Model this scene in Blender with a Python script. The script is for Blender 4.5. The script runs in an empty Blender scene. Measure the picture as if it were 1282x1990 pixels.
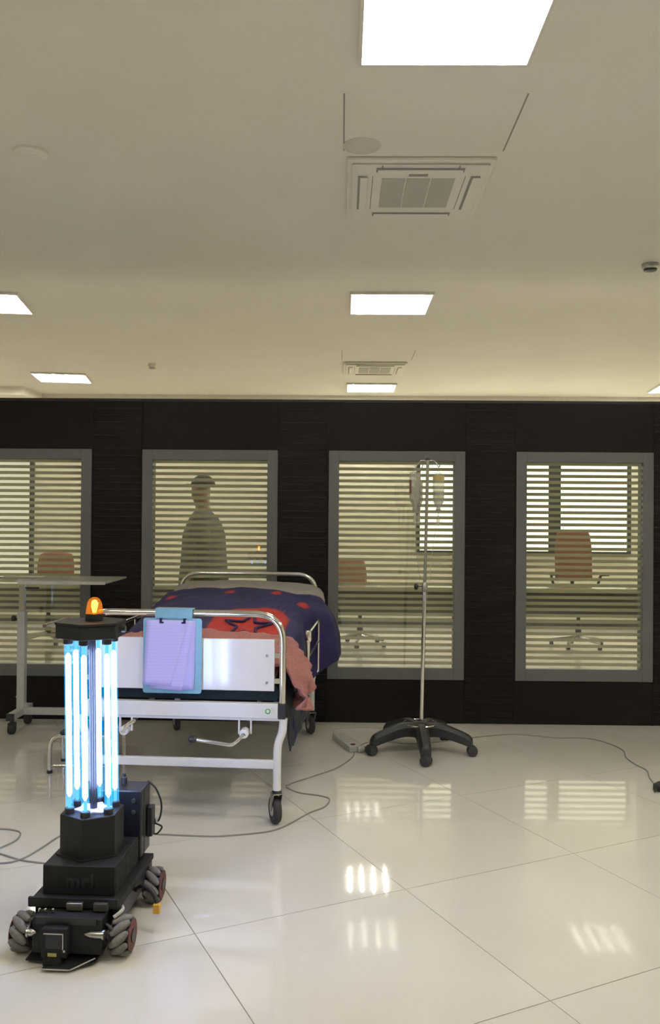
import bpy, bmesh, math, random
from mathutils import Vector, Matrix, noise as mnoise
random.seed(7)
C = bpy.context.scene.collection
SC = bpy.context.scene
PI = math.pi

# ------------------------------------------------------------------ camera
F, CX, CY = 1650.0, 641.0, 995.0            # focal length in pixels of the 1282x1990 frame
EYE = Vector((0.0, 0.0, 1.45))
PSI, THE, ROLL = 23/1650, 13/1650, 0.0077
fwd = Vector((-math.sin(PSI)*math.cos(THE), math.cos(PSI)*math.cos(THE), math.sin(THE)))
r0 = fwd.cross(Vector((0, 0, 1))).normalized(); u0 = r0.cross(fwd).normalized()
rgt = r0*math.cos(ROLL) + u0*math.sin(ROLL)
upv = u0*math.cos(ROLL) - r0*math.sin(ROLL)
cam_d = bpy.data.cameras.new('camera'); cam = bpy.data.objects.new('camera', cam_d); C.objects.link(cam)
cam_d.sensor_width = 36; cam_d.sensor_fit = 'AUTO'; cam_d.lens = 36*F/1990
cam_d.clip_start = 0.05; cam_d.clip_end = 100
M4 = Matrix((rgt, upv, -fwd)).transposed().to_4x4(); M4.translation = EYE
cam.matrix_world = M4
SC.camera = cam

# ------------------------------------------------------------------ light, exposure
TUBE_STRENGTH = 138.0         # ceiling fixture tubes
UV_STRENGTH = 22.0            # robot lamps
BLIND_STRENGTH = 1.35         # daylit blinds of the far windows
w = bpy.data.worlds.new('world'); SC.world = w; w.use_nodes = True
w.node_tree.nodes['Background'].inputs[0].default_value = (0.9, 0.95, 1.0, 1)
w.node_tree.nodes['Background'].inputs[1].default_value = 0.02
vs = SC.view_settings
vs.view_transform = 'Standard'; vs.look = 'None'; vs.gamma = 1; vs.use_curve_mapping = False
vs.exposure = 0.64
SC.cycles.use_denoising = True
SC.cycles.max_bounces = 10; SC.cycles.transparent_max_bounces = 24
SC.cycles.sample_clamp_indirect = 12; SC.cycles.blur_glossy = 0.0

# ------------------------------------------------------------------ helpers
def P(px, py, X=None, Y=None, Z=None):
    """world point seen at a pixel of the photo, on the plane Y=, X= or Z= """
    d = fwd + rgt*((px-CX)/F) + upv*((CY-py)/F)
    if Y is not None: t = (Y-EYE.y)/d.y
    elif Z is not None: t = (Z-EYE.z)/d.z
    else: t = (X-EYE.x)/d.x
    return EYE + d*t

def mat(name, col, rough=.5, metal=0., spec=.5, nscale=30, namt=.06, bump=0., emit=None, estr=0., coat=0., trans=0., alpha=None):
    m = bpy.data.materials.new(name); m.use_nodes = True
    n, l = m.node_tree.nodes, m.node_tree.links
    b = n['Principled BSDF']
    b.inputs['Roughness'].default_value = rough; b.inputs['Metallic'].default_value = metal
    b.inputs['Specular IOR Level'].default_value = spec
    b.inputs['Coat Weight'].default_value = coat; b.inputs['Coat Roughness'].default_value = .05
    b.inputs['Transmission Weight'].default_value = trans
    tc = n.new('ShaderNodeTexCoord'); nz = n.new('ShaderNodeTexNoise')
    nz.inputs['Scale'].default_value = nscale; nz.inputs['Detail'].default_value = 4
    l.new(tc.outputs['Object'], nz.inputs['Vector'])
    rp = n.new('ShaderNodeValToRGB')
    c = Vector(col[:3])
    lo = c*(1-namt); hi = c*(1+namt)
    rp.color_ramp.elements[0].color = (*lo, 1); rp.color_ramp.elements[1].color = (min(hi.x,1), min(hi.y,1), min(hi.z,1), 1)
    rp.color_ramp.elements[0].position = .3; rp.color_ramp.elements[1].position = .7
    l.new(nz.outputs['Fac'], rp.inputs['Fac']); l.new(rp.outputs['Color'], b.inputs['Base Color'])
    if bump:
        bp = n.new('ShaderNodeBump'); bp.inputs['Strength'].default_value = bump; bp.inputs['Distance'].default_value = .01
        l.new(nz.outputs['Fac'], bp.inputs['Height']); l.new(bp.outputs['Normal'], b.inputs['Normal'])
    if emit:
        b.inputs['Emission Color'].default_value = (*emit, 1); b.inputs['Emission Strength'].default_value = estr
    return m

def emat(name, col, strength):
    m = bpy.data.materials.new(name); m.use_nodes = True
    n, l = m.node_tree.nodes, m.node_tree.links; n.clear()
    o = n.new('ShaderNodeOutputMaterial'); e = n.new('ShaderNodeEmission')
    e.inputs[0].default_value = (*col, 1); e.inputs[1].default_value = strength
    l.new(e.outputs[0], o.inputs[0]); return m

def seethrough(name, tint, diff, kd, kg, rough=.02):
    """clear sheet: transparent + a share of diffuse body + a share of gloss"""
    m = bpy.data.materials.new(name); m.use_nodes = True
    n, l = m.node_tree.nodes, m.node_tree.links; n.clear()
    o = n.new('ShaderNodeOutputMaterial')
    t = n.new('ShaderNodeBsdfTransparent'); t.inputs[0].default_value = (*tint, 1)
    d = n.new('ShaderNodeBsdfDiffuse'); d.inputs[0].default_value = (*diff, 1)
    g = n.new('ShaderNodeBsdfGlossy'); g.inputs['Roughness'].default_value = rough
    m1 = n.new('ShaderNodeMixShader'); m1.inputs[0].default_value = kd
    l.new(t.outputs[0], m1.inputs[1]); l.new(d.outputs[0], m1.inputs[2])
    m2 = n.new('ShaderNodeMixShader'); m2.inputs[0].default_value = kg
    l.new(m1.outputs[0], m2.inputs[1]); l.new(g.outputs[0], m2.inputs[2])
    l.new(m2.outputs[0], o.inputs[0]); return m

class MB:
    """collects faces for one mesh"""
    def __init__(s): s.v, s.f = [], []
    def add(s, vs_, fs_):
        o = len(s.v); s.v += [tuple(v) for v in vs_]; s.f += [tuple(i+o for i in f) for f in fs_]; return s
    def box(s, x0, x1, y0, y1, z0, z1, rot=None, piv=None):
        v = [Vector(p) for p in ((x0,y0,z0),(x1,y0,z0),(x1,y1,z0),(x0,y1,z0),(x0,y0,z1),(x1,y0,z1),(x1,y1,z1),(x0,y1,z1))]
        if rot is not None:
            c = Vector(piv) if piv is not None else Vector(((x0+x1)/2,(y0+y1)/2,(z0+z1)/2))
            v = [c + rot @ (p-c) for p in v]
        return s.add(v, [(0,3,2,1),(4,5,6,7),(0,1,5,4),(1,2,6,5),(2,3,7,6),(3,0,4,7)])
    def prism(s, poly, z0, z1):
        n = len(poly)
        v = [(x,y,z0) for x,y in poly] + [(x,y,z1) for x,y in poly]
        f = [tuple(range(n-1,-1,-1)), tuple(range(n,2*n))] + [(i,(i+1)%n,n+(i+1)%n,n+i) for i in range(n)]
        return s.add(v, f)
    def tube(s, pts, r, n=10, closed=False, caps=True):
        pts = [Vector(p) for p in pts]; k = len(pts)
        rs = r if isinstance(r, (list, tuple)) else [r]*k
        tang = []
        for i in range(k):
            a = pts[i-1] if (i > 0 or closed) else pts[i]; b = pts[(i+1)%k] if (i < k-1 or closed) else pts[i]
            tang.append((b-a).normalized())
        ref = Vector((0,0,1)) if abs(tang[0].z) < .9 else Vector((1,0,0))
        nrm = tang[0].cross(ref).normalized(); vs_ = []
        for i in range(k):
            if i:
                nrm = (nrm - tang[i]*nrm.dot(tang[i]))
                nrm = nrm.normalized() if nrm.length > 1e-6 else tang[i].orthogonal().normalized()
            bi = tang[i].cross(nrm)
            vs_ += [pts[i] + (nrm*math.cos(2*PI*j/n) + bi*math.sin(2*PI*j/n))*rs[i] for j in range(n)]
        fs_ = []
        for i in range(k if closed else k-1):
            a, b = i*n, ((i+1)%k)*n
            fs_ += [(a+j, a+(j+1)%n, b+(j+1)%n, b+j) for j in range(n)]
        if caps and not closed: fs_ += [tuple(range(n-1,-1,-1)), tuple((k-1)*n+j for j in range(n))]
        return s.add(vs_, fs_)
    def lathe(s, prof, n=20, c=(0,0,0), axis='z'):
        vs_ = []
        for r, z in prof:
            for j in range(n):
                a = 2*PI*j/n; p = (r*math.cos(a), r*math.sin(a), z)
                if axis == 'x': p = (p[2], p[0], p[1])
                if axis == 'y': p = (p[0], p[2], p[1])
                vs_.append((p[0]+c[0], p[1]+c[1], p[2]+c[2]))
        k = len(prof); fs_ = [(i*n+j, i*n+(j+1)%n, (i+1)*n+(j+1)%n, (i+1)*n+j) for i in range(k-1) for j in range(n)]
        fs_ += [tuple(range(n-1,-1,-1)), tuple((k-1)*n+j for j in range(n))]
        return s.add(vs_, fs_)
    def grid(s, fn, nu, nv):
        vs_ = [fn(i/nu, j/nv) for j in range(nv+1) for i in range(nu+1)]
        return s.add(vs_, [(j*(nu+1)+i, j*(nu+1)+i+1, (j+1)*(nu+1)+i+1, (j+1)*(nu+1)+i) for j in range(nv) for i in range(nu)])

def fillet(pts, r, n=6):
    pts = [Vector(p) for p in pts]; out = [pts[0]]
    for i in range(1, len(pts)-1):
        a, b, c = pts[i-1], pts[i], pts[i+1]
        d1 = (a-b); d2 = (c-b); q = min(r, d1.length*.49, d2.length*.49)
        p1 = b + d1.normalized()*q; p2 = b + d2.normalized()*q
        for k in range(n+1):
            t = k/n; out.append(p1*(1-t)**2 + b*2*t*(1-t) + p2*t*t)
    out.append(pts[-1]); return out

def smooth(pts, sub=8):
    """Catmull-Rom through points"""
    pts = [Vector(p) for p in pts]; out = []
    for i in range(len(pts)-1):
        a = pts[max(i-1,0)]; b = pts[i]; c = pts[i+1]; d = pts[min(i+2,len(pts)-1)]
        for k in range(sub):
            t = k/sub
            out.append(.5*((2*b) + (c-a)*t + (2*a-5*b+4*c-d)*t*t + (3*b-a-3*c+d)*t**3))
    out.append(pts[-1]); return out

def obj(name, mb, m, parent=None, loc=(0,0,0), rz=0., bev=0., solid=0., sub=0, angle=38, fix=True):
    me = bpy.data.meshes.new(name); me.from_pydata(mb.v, [], mb.f)
    if fix:
        bm = bmesh.new(); bm.from_mesh(me); bmesh.ops.recalc_face_normals(bm, faces=bm.faces); bm.to_mesh(me); bm.free()
    me.polygons.foreach_set('use_smooth', [True]*len(me.polygons))
    me.set_sharp_from_angle(angle=math.radians(angle))
    me.materials.append(m)
    o = bpy.data.objects.new(name, me); C.objects.link(o)
    o.location = loc; o.rotation_euler = (0,0,rz)
    if parent: o.parent = parent
    if solid:
        q = o.modifiers.new('solid', 'SOLIDIFY'); q.thickness = solid; q.offset = 0
    if bev:
        q = o.modifiers.new('bevel', 'BEVEL'); q.width = bev; q.segments = 2; q.limit_method = 'ANGLE'; q.angle_limit = math.radians(40)
    if sub:
        q = o.modifiers.new('sub', 'SUBSURF'); q.levels = sub; q.render_levels = sub
    return o

def tag(o, label=None, cat=None, group=None, kind=None):
    if label: o['label'] = label
    if cat: o['category'] = cat
    if group: o['group'] = group
    if kind: o['kind'] = kind
    return o

def thing(name, label, cat, loc=(0,0,0), rz=0., group=None, kind=None):
    o = bpy.data.objects.new(name, None); C.objects.link(o); o.empty_display_size = .1
    o.location = loc; o.rotation_euler = (0,0,rz)
    return tag(o, label, cat, group, kind)

def shared(name, me, parent, loc=(0,0,0), rot=(0,0,0)):
    o = bpy.data.objects.new(name, me); C.objects.link(o); o.parent = parent
    o.location = loc; o.rotation_euler = rot; return o

def B(x0, x1, y0, y1, z0, z1): return MB().box(x0, x1, y0, y1, z0, z1)
def RX(a): return Matrix.Rotation(a, 3, 'X')
def RY(a): return Matrix.Rotation(a, 3, 'Y')
def RZ(a): return Matrix.Rotation(a, 3, 'Z')

# ------------------------------------------------------------------ materials
M = {}
M['ceiling'] = mat('ceiling paint', (.83,.80,.72), .8, nscale=2, namt=.02)
M['wallpaint'] = mat('pale wall paint', (.78,.75,.60), .7, nscale=3, namt=.02)
M['panel'] = mat('dark brown laminate', (.0105,.0082,.0072), .42, spec=.14, nscale=60, namt=.12)
M['slat'] = mat('dark slatted laminate', (.0098,.0077,.0068), .45, spec=.14, nscale=60, namt=.15)
M['groove'] = mat('brown groove backing', (.19,.15,.12), .6)
M['jamb'] = mat('black jamb', (.012,.011,.010), .5)
M['frame'] = mat('grey window frame', (.125,.125,.122), .4, nscale=50, namt=.03)
M['grout'] = mat('tile grout', (.22,.20,.17), .8)
M['tile'] = mat('cream porcelain', (.72,.685,.62), .05, spec=.75, nscale=1.6, namt=.035)
M['glass'] = seethrough('clear glass', (.97,.98,.96), (.7,.75,.7), .0, .105, .004)
def frost_mat():
    m = bpy.data.materials.new('frosted film'); m.use_nodes = True
    n, l = m.node_tree.nodes, m.node_tree.links; n.clear()
    o = n.new('ShaderNodeOutputMaterial')
    d = n.new('ShaderNodeBsdfDiffuse'); d.inputs[0].default_value = (.38,.38,.285,1)
    t = n.new('ShaderNodeBsdfTranslucent'); t.inputs[0].default_value = (.60,.59,.45,1)
    a = n.new('ShaderNodeMixShader'); a.inputs[0].default_value = .62
    g = n.new('ShaderNodeBsdfGlossy'); g.inputs['Roughness'].default_value = .15
    b = n.new('ShaderNodeMixShader'); b.inputs[0].default_value = .05
    l.new(d.outputs[0], a.inputs[1]); l.new(t.outputs[0], a.inputs[2])
    l.new(a.outputs[0], b.inputs[1]); l.new(g.outputs[0], b.inputs[2]); l.new(b.outputs[0], o.inputs[0]); return m
M['frost'] = frost_mat()
M['blind'] = emat('daylit blind', (1.0,.97,.68), BLIND_STRENGTH)
M['blind_dim'] = emat('dim daylit blind', (1.0,.95,.68), .50)
M['mullion'] = mat('dark mullion', (.02,.022,.02), .5)
M['trim_white'] = mat('white enamel trim', (.75,.73,.66), .5)
M['tray'] = mat('glowing white tray', (.9,.9,.88), .4, emit=(1,1,.97), estr=1.4)  # tubes' light on the tray put in as a glow of its own
M['lamp'] = emat('fluorescent tube', (1.0,.955,.85), TUBE_STRENGTH)
M['louver'] = mat('aluminium louver', (.8,.8,.78), .3, metal=.3)
M['ac'] = mat('air conditioner plastic', (.80,.775,.70), .5, nscale=5, namt=.02)
M['acgrille'] = mat('grey grille mesh', (.50,.48,.42), .7, nscale=300, namt=.25)
M['spk'] = mat('speaker cloth', (.66,.63,.56), .8, nscale=300, namt=.1)
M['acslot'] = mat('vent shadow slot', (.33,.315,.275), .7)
M['chrome'] = mat('chrome', (.80,.79,.76), .14, metal=1)
M['steel'] = mat('brushed steel', (.42,.41,.38), .3, metal=1)
M['pole'] = mat('dark steel pole', (.10,.10,.11), .35, metal=1)
M['white'] = mat('white powder coat', (.74,.73,.72), .35, nscale=8, namt=.03)
M['whitegloss'] = mat('white glossy laminate', (.78,.76,.76), .10, spec=.6, nscale=6, namt=.02)
M['greywhite'] = mat('grey white enamel', (.46,.45,.41), .45)
M['black'] = mat('black plastic', (.018,.018,.019), .45, nscale=60, namt=.1)
M['blackmetal'] = mat('black anodised metal', (.011,.0115,.013), .38, spec=.5, nscale=80, namt=.12)
M['print'] = mat('black printed plastic', (.0095,.0095,.0098), .6, spec=.3, nscale=120, namt=.15)
M['rubber'] = mat('dark grey rubber', (.035,.034,.032), .7)
M['roller'] = mat('grey roller rubber', (.17,.16,.145), .75, nscale=70, namt=.15)
M['red'] = mat('red wheel plate', (.10,.022,.02), .6, nscale=110, namt=.7)
M['yellow'] = mat('yellow connector', (.75,.42,.06), .45)
M['blue_pl'] = mat('light blue plastic', (.20,.42,.53), .35)
M['uv_glow'] = mat('lavender paper', (.50,.47,.90), .7, nscale=12, namt=.03)  # violet glow under the ultraviolet lamps painted into the paper's colour
M['cable'] = mat('grey cable', (.26,.245,.21), .6)
M['blackcable'] = mat('black cable', (.015,.015,.015), .5)
M['strip'] = mat('grey white plastic', (.42,.41,.37), .5)
M['sheet'] = mat('grey white cotton sheet', (.33,.305,.28), .9, nscale=14, namt=.06, bump=.2)
M['pink'] = mat('dusty pink terry towel', (.37,.155,.145), .95, nscale=160, namt=.22, bump=.6)
M['teal'] = mat('dark teal fabric', (.011,.020,.025), .9, nscale=50, namt=.2, bump=.3)
M['navyprint'] = mat('navy print', (.022,.012,.07), .95, nscale=150, namt=.2)
M['orange'] = mat('salmon orange upholstery', (.26,.095,.055), .8, nscale=60, namt=.1)
M['desk'] = mat('dark olive desk front', (.022,.021,.012), .5)
M['desktop'] = mat('pale desk top', (.35,.33,.25), .15)
M['acrylic'] = seethrough('milky acrylic', (.9,.9,.86), (.55,.54,.48), .42, .06, .05)
M['bottle'] = seethrough('clear bottle plastic', (.90,.90,.85), (.62,.61,.54), .30, .10, .08)
M['liquid'] = seethrough('infusion liquid', (.82,.80,.76), (.45,.43,.40), .22, .08, .05)
M['bottle_label'] = mat('amber bottle label', (.45,.36,.14), .6)
M['brownlabel'] = mat('brown bottle label', (.12,.06,.03), .6)
M['skin'] = mat('skin', (.30,.18,.12), .6)
M['coat'] = mat('dark grey coat cloth', (.07,.067,.057), .9)
M['hair'] = mat('dark hair', (.02,.016,.012), .7)
M['green'] = mat('green print', (.08,.30,.10), .5)
M['paperwhite'] = mat('white label', (.72,.74,.68), .5)
M['brown'] = mat('brown wood edge', (.12,.07,.05), .5)

def blanket_mat():
    m = mat('navy fleece with red field', (.012,.0085,.058), .95, nscale=150, namt=.25, bump=.4)
    n, l = m.node_tree.nodes, m.node_tree.links
    b = n['Principled BSDF']; src = b.inputs['Base Color'].links[0].from_socket
    at = n.new('ShaderNodeAttribute'); at.attribute_name = 'redness'
    mx = n.new('ShaderNodeMix'); mx.data_type = 'RGBA'
    l.new(at.outputs['Fac'], mx.inputs[0]); l.new(src, mx.inputs[6]); mx.inputs[7].default_value = (.37,.022,.012,1)
    l.new(mx.outputs[2], b.inputs['Base Color']); return m
M['blanket'] = blanket_mat()
def paper_mat():
    m = mat('printed form paper', (.56,.52,.92), .7, nscale=12, namt=.02)  # printed sheets' ultraviolet glow painted into their violet base colour
    n, l = m.node_tree.nodes, m.node_tree.links
    b = n['Principled BSDF']; src = b.inputs['Base Color'].links[0].from_socket
    tc = n.new('ShaderNodeTexCoord'); wv = n.new('ShaderNodeTexWave'); wv.bands_direction = 'Z'
    wv.inputs['Scale'].default_value = 22; wv.inputs['Distortion'].default_value = .6; wv.inputs['Detail'].default_value = 3
    rp = n.new('ShaderNodeValToRGB'); rp.color_ramp.elements[0].position = .70; rp.color_ramp.elements[1].position = .95
    rp.color_ramp.elements[1].color = (.13,.13,.13,1)
    mx = n.new('ShaderNodeMix'); mx.data_type = 'RGBA'; mx.inputs[7].default_value = (.20,.17,.55,1)
    l.new(tc.outputs['Object'], wv.inputs['Vector']); l.new(wv.outputs['Fac'], rp.inputs[0])
    l.new(rp.outputs[0], mx.inputs[0]); l.new(src, mx.inputs[6]); l.new(mx.outputs[2], b.inputs['Base Color']); return m
M['paper'] = paper_mat()

# ------------------------------------------------------------------ setting: shell
D = 6.06            # partition front face
YF, YB = -6.4, 11.6  # rear wall behind the camera, far wall
XL, XR = -5.4, 5.4
HC = 3.13           # ceiling height
obj_ = obj('ceiling', B(XL-.1, XR+.1, YF-.1, YB+.1, HC, HC+.1), M['ceiling']); tag(obj_, kind='structure')
tag(obj('wall_left', B(XL-.1, XL, YF-.1, YB+.1, 0, HC), M['wallpaint']), kind='structure')
tag(obj('wall_right', B(XR, XR+.1, YF-.1, YB+.1, 0, HC), M['wallpaint']), kind='structure')
tag(obj('wall_rear', B(XL, XR, YF-.1, YF, 0, HC), M['wallpaint']), kind='structure')
floor = tag(obj('floor', B(XL-.1, XR+.1, YF-.1, YB+.1, -.12, -.003), M['grout']), kind='structure')

# porcelain tiles laid diagonally, each its own piece
TS, TA = .85, math.radians(26.6)
org = P(787, 1728, Z=0)
tdir = Vector((math.cos(TA), math.sin(TA))); ndir = Vector((-math.sin(TA), math.cos(TA)))
def clip(poly, ax, val, keep_less):
    out = []
    for i in range(len(poly)):
        a, b = poly[i], poly[(i+1)%len(poly)]
        ia = (a[ax] <= val) == keep_less; ib = (b[ax] <= val) == keep_less
        if ia: out.append(a)
        if ia != ib:
            t = (val-a[ax])/(b[ax]-a[ax]); out.append((a[0]+(b[0]-a[0])*t, a[1]+(b[1]-a[1])*t))
    return out
gj = .0016
full_tile = None
for i in range(-16, 16):
    for j in range(-16, 18):
        o2 = Vector((org.x, org.y)) + tdir*(i*TS) + ndir*(j*TS)
        cs = [o2+tdir*gj+ndir*gj, o2+tdir*(TS-gj)+ndir*gj, o2+tdir*(TS-gj)+ndir*(TS-gj), o2+tdir*gj+ndir*(TS-gj)]
        poly = [(c.x, c.y) for c in cs]
        whole = all(XL < x < XR and YF < y < YB for x, y in poly)
        if whole:
            if full_tile is None:
                q = obj('tile', MB().prism([(c.x-o2.x, c.y-o2.y) for c in cs], -.003, 0), M['tile'], floor, (o2.x, o2.y, 0)); full_tile = q.data
            else: shared('tile', full_tile, floor, (o2.x, o2.y, 0))
            continue
        for ax, v, kl in ((0,XL,False),(0,XR,True),(1,YF,False),(1,YB,True)):
            if poly: poly = clip(poly, ax, v, kl)
        if len(poly) >= 3: obj('tile', MB().prism(poly, -.003, 0), M['tile'], floor)

# ------------------------------------------------------------------ the dark partition with its striped windows
SCL = F/D
X = lambda px, py=1008: P(px, py, Y=D).x
Zp = lambda py, px=660: P(px, py, Y=D).z
PZ = 2.28
TH = .095
part = thing('wall_back', None, None, (0, D, 0), kind='structure')
MOD = 363/SCL
x_w3 = X(638); 
WW = 264/SCL                      # window width
ZW0, ZW1 = Zp(1319), Zp(876)      # frame bottom / top
PW = MOD - WW                     # pier width
# slat, 47 to a pier, one mesh
n_sl = 47; pitch = PZ/n_sl
sl = obj('slat', B(0, PW-.02, -.004, .006, .0022, pitch-.0022), M['slat'], part, (0,0,0)); sl_me = sl.data
piers = [x_w3 + (k*MOD) - PW for k in (-2, -1, 0, 1, 2)]
first = True
for xp in piers:
    obj('pier_core', B(xp, xp+PW, .0065, TH, 0, PZ), M['groove'], part)
    for s in (0, 1):
        xs = xp + .001 if s == 0 else xp+PW-.009
        obj('pier_edge', B(xs, xs+.008, -.003, .0065, 0, PZ), M['slat'], part)
    for k in range(n_sl):
        if first: sl.location = (xp+.01, 0, k*pitch); first = False
        else: shared('slat', sl_me, part, (xp+.01, 0, k*pitch))
wins = [x_w3 + k*MOD for k in (-2, -1, 0, 1)]
for xw in wins:
    obj('upper_panel', B(xw, xw+WW, 0, TH, ZW1+.001, PZ), M['panel'], part)
    obj('lower_panel', B(xw, xw+WW, 0, TH, 0, ZW0-.001), M['panel'], part)
obj('end_panel', B(XL, piers[0], 0, TH, 0, PZ), M['panel'], part)
obj('end_panel', B(piers[-1]+PW, XR, 0, TH, 0, PZ), M['panel'], part)
obj('top_rail', B(XL, XR, -.004, TH+.004, PZ, PZ+.02), M['jamb'], part)
FWD = .074
fw_t, fw_b = (Zp(876)-Zp(896)), (Zp(1296)-Zp(1319))
STP = .0431; ns = 34
for n_, xw in enumerate(wins):
    win = thing('window_%d' % (n_+1), None, None, (xw, D, ZW0), kind='structure')
    h = ZW1-ZW0
    for x0, x1 in ((0, FWD), (WW-FWD, WW)): obj('frame_stile', B(x0, x1, -.014, .03, 0, h), M['frame'], win, bev=.002)
    obj('frame_rail', B(FWD, WW-FWD, -.013, .03, 0, fw_b), M['frame'], win, bev=.002)
    obj('frame_rail', B(FWD, WW-FWD, -.013, .03, h-fw_t, h), M['frame'], win, bev=.002)
    for x0, x1 in ((.02, FWD-.001), (WW-FWD+.001, WW-.02)): obj('jamb', B(x0, x1, .031, TH+.003, .02, h-.02), M['jamb'], win)
    gh = h-fw_b-fw_t
    obj('pane', B(FWD, WW-FWD, .010, .015, fw_b, h-fw_t), M['glass'], win)
    st = gh/ns
    fs = B(FWD, WW-FWD, .0155, .0165, 0, st*.52)
    f0 = obj('film_strip', fs, M['frost'], win, (0, 0, h-fw_t-st*.52))
    for k in range(1, ns): shared('film_strip', f0.data, win, (0, 0, h-fw_t-st*.52-k*st))

# ------------------------------------------------------------------ far room behind the partition
farw = thing('wall_far', None, None, (0, YB, 0), kind='structure')
def far_window(n, px0, px1, pz0, pz1, mats, mull):
    x0, x1 = P(px0, 1000, Y=YB).x, P(px1, 1000, Y=YB).x
    z0, z1 = pz0, pz1
    win = thing('window_%d' % n, None, None, ((x0+x1)/2, YB, z0), kind='structure')
    c = (x0+x1)/2
    xs = [x0] + [v for a, b in mull for v in (P(a,1000,Y=YB).x, P(b,1000,Y=YB).x)] + [x1]
    for k in range(0, len(xs), 2):
        obj('pane', B(xs[k]-c, xs[k+1]-c, -.03, -.02, 0, z1-z0), mats, win)
    for k in range(1, len(xs)-1, 2):
        obj('mullion', B(xs[k]-c, xs[k+1]-c, -.06, 0, 0, z1-z0), M['mullion'], win)
    for a, b in ((x0-.05, x0), (x1, x1+.05)): obj('frame_stile', B(a-c, b-c, -.06, 0, -.05, z1-z0+.05), M['mullion'], win)
    obj('frame_rail', B(x0-c, x1-c, -.06, 0, -.05, 0), M['mullion'], win)
    obj('frame_rail', B(x0-c, x1-c, -.06, 0, z1-z0, z1-z0+.05), M['trim_white'], win)
    return x0-.05, x1+.05, z0-.05, z1+.05
wr = far_window(5, 815, 1216, 1.03, 2.62, M['blind'], ((1064, 1087),))
wl = far_window(6, -160, 60, .62, 2.62, M['blind_dim'], ((-60,-50),))
obj('wall_panel', B(XL, XR, .0, .1, 0, HC), M['wallpaint'], farw)
tag(obj('trim_1', B(XL, XR, YB-.03, YB, HC-.085, HC), M['trim_white']), kind='structure')
tag(obj('baseboard_far', B(XL, XR, YB-.015, YB, 0, .1), M['mullion']), kind='structure')
p0, p1 = P(-40, 772, Y=11.2), P(62, 772, Y=11.2)
tag(obj('trim_2', B(p0.x, p1.x, 10.9, YB-.03, HC-.11, HC), M['ceiling']), kind='structure')

# ------------------------------------------------------------------ ceiling fixtures
LP = [(.36, 2.79, 0, 'square ceiling light nearest the camera, cut by the top edge'),
      (.36, 6.57, 0, 'square ceiling light in mid ceiling, directly above the dark partition'),
      (.36, 10.79, 0, 'far square ceiling light just behind the far air conditioner'),
      (-2.80, 6.58, 9, 'ceiling light cut by the left edge of the photo'),
      (-3.37, 10.15, 9, 'far left ceiling light low above the dark wall'),
      (4.22, 10.72, -6, 'ceiling light just showing at the right edge above the wall'),
      (-2.3, 1.1, 9, 'unseen ceiling light added to light the left front of the ward'),  # unseen lamp, added and placed for the light on the left floor
      (2.85, 2.79, 0, 'ceiling light over the right front of the ward, out of frame'),
      (.36, -1.2, 0, 'unseen ceiling light added in the middle behind the camera'),  # never in view, added behind the camera for illumination
      (3.5, 6.6, -8, 'unseen ceiling light added above the right end of the partition')]  # out of view, added for lighting and reflections
S2 = .30
fr_me = tr_me = tb_me = lv_me = None
for i, (x, y, deg, lab) in enumerate(LP):
    t = thing('ceiling_light', lab, 'light', (x, y, HC), math.radians(deg), 'square ceiling lights')
    if i == 0:
        fr = MB()
        for a in ((-S2-.012, S2+.012, -S2-.012, -S2), (-S2-.012, S2+.012, S2, S2+.012), (-S2-.012, -S2, -S2, S2), (S2, S2+.012, -S2, S2)):
            fr.box(*a, -.022, 0)
        fr_me = obj('frame', fr, M['trim_white'], t).data
        tr_me = obj('reflector_tray', B(-S2, S2, -S2, S2, -.003, -.0005), M['tray'], t).data
        tb_me = obj('lamp_tube', MB().tube([(0, -.28, 0), (0, .28, 0)], .0075, 8), M['lamp'], t, (-.225, 0, -.0125)).data
        lv_me = obj('louver_blade', B(-S2, S2, -.001, .001, -.0045, -.0), M['louver'], t, (0, -.24, -.0165)).data
        for xx in (-.075, .075, .225): shared('lamp_tube', tb_me, t, (xx, 0, -.0125))
        for k in range(1, 5): shared('louver_blade', lv_me, t, (0, -.24+k*.12, -.0165))
    else:
        shared('frame', fr_me, t); shared('reflector_tray', tr_me, t)
        for xx in (-.225, -.075, .075, .225): shared('lamp_tube', tb_me, t, (xx, 0, -.0125))
        for k in range(5): shared('louver_blade', lv_me, t, (0, -.24+k*.12, -.0165))

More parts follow.
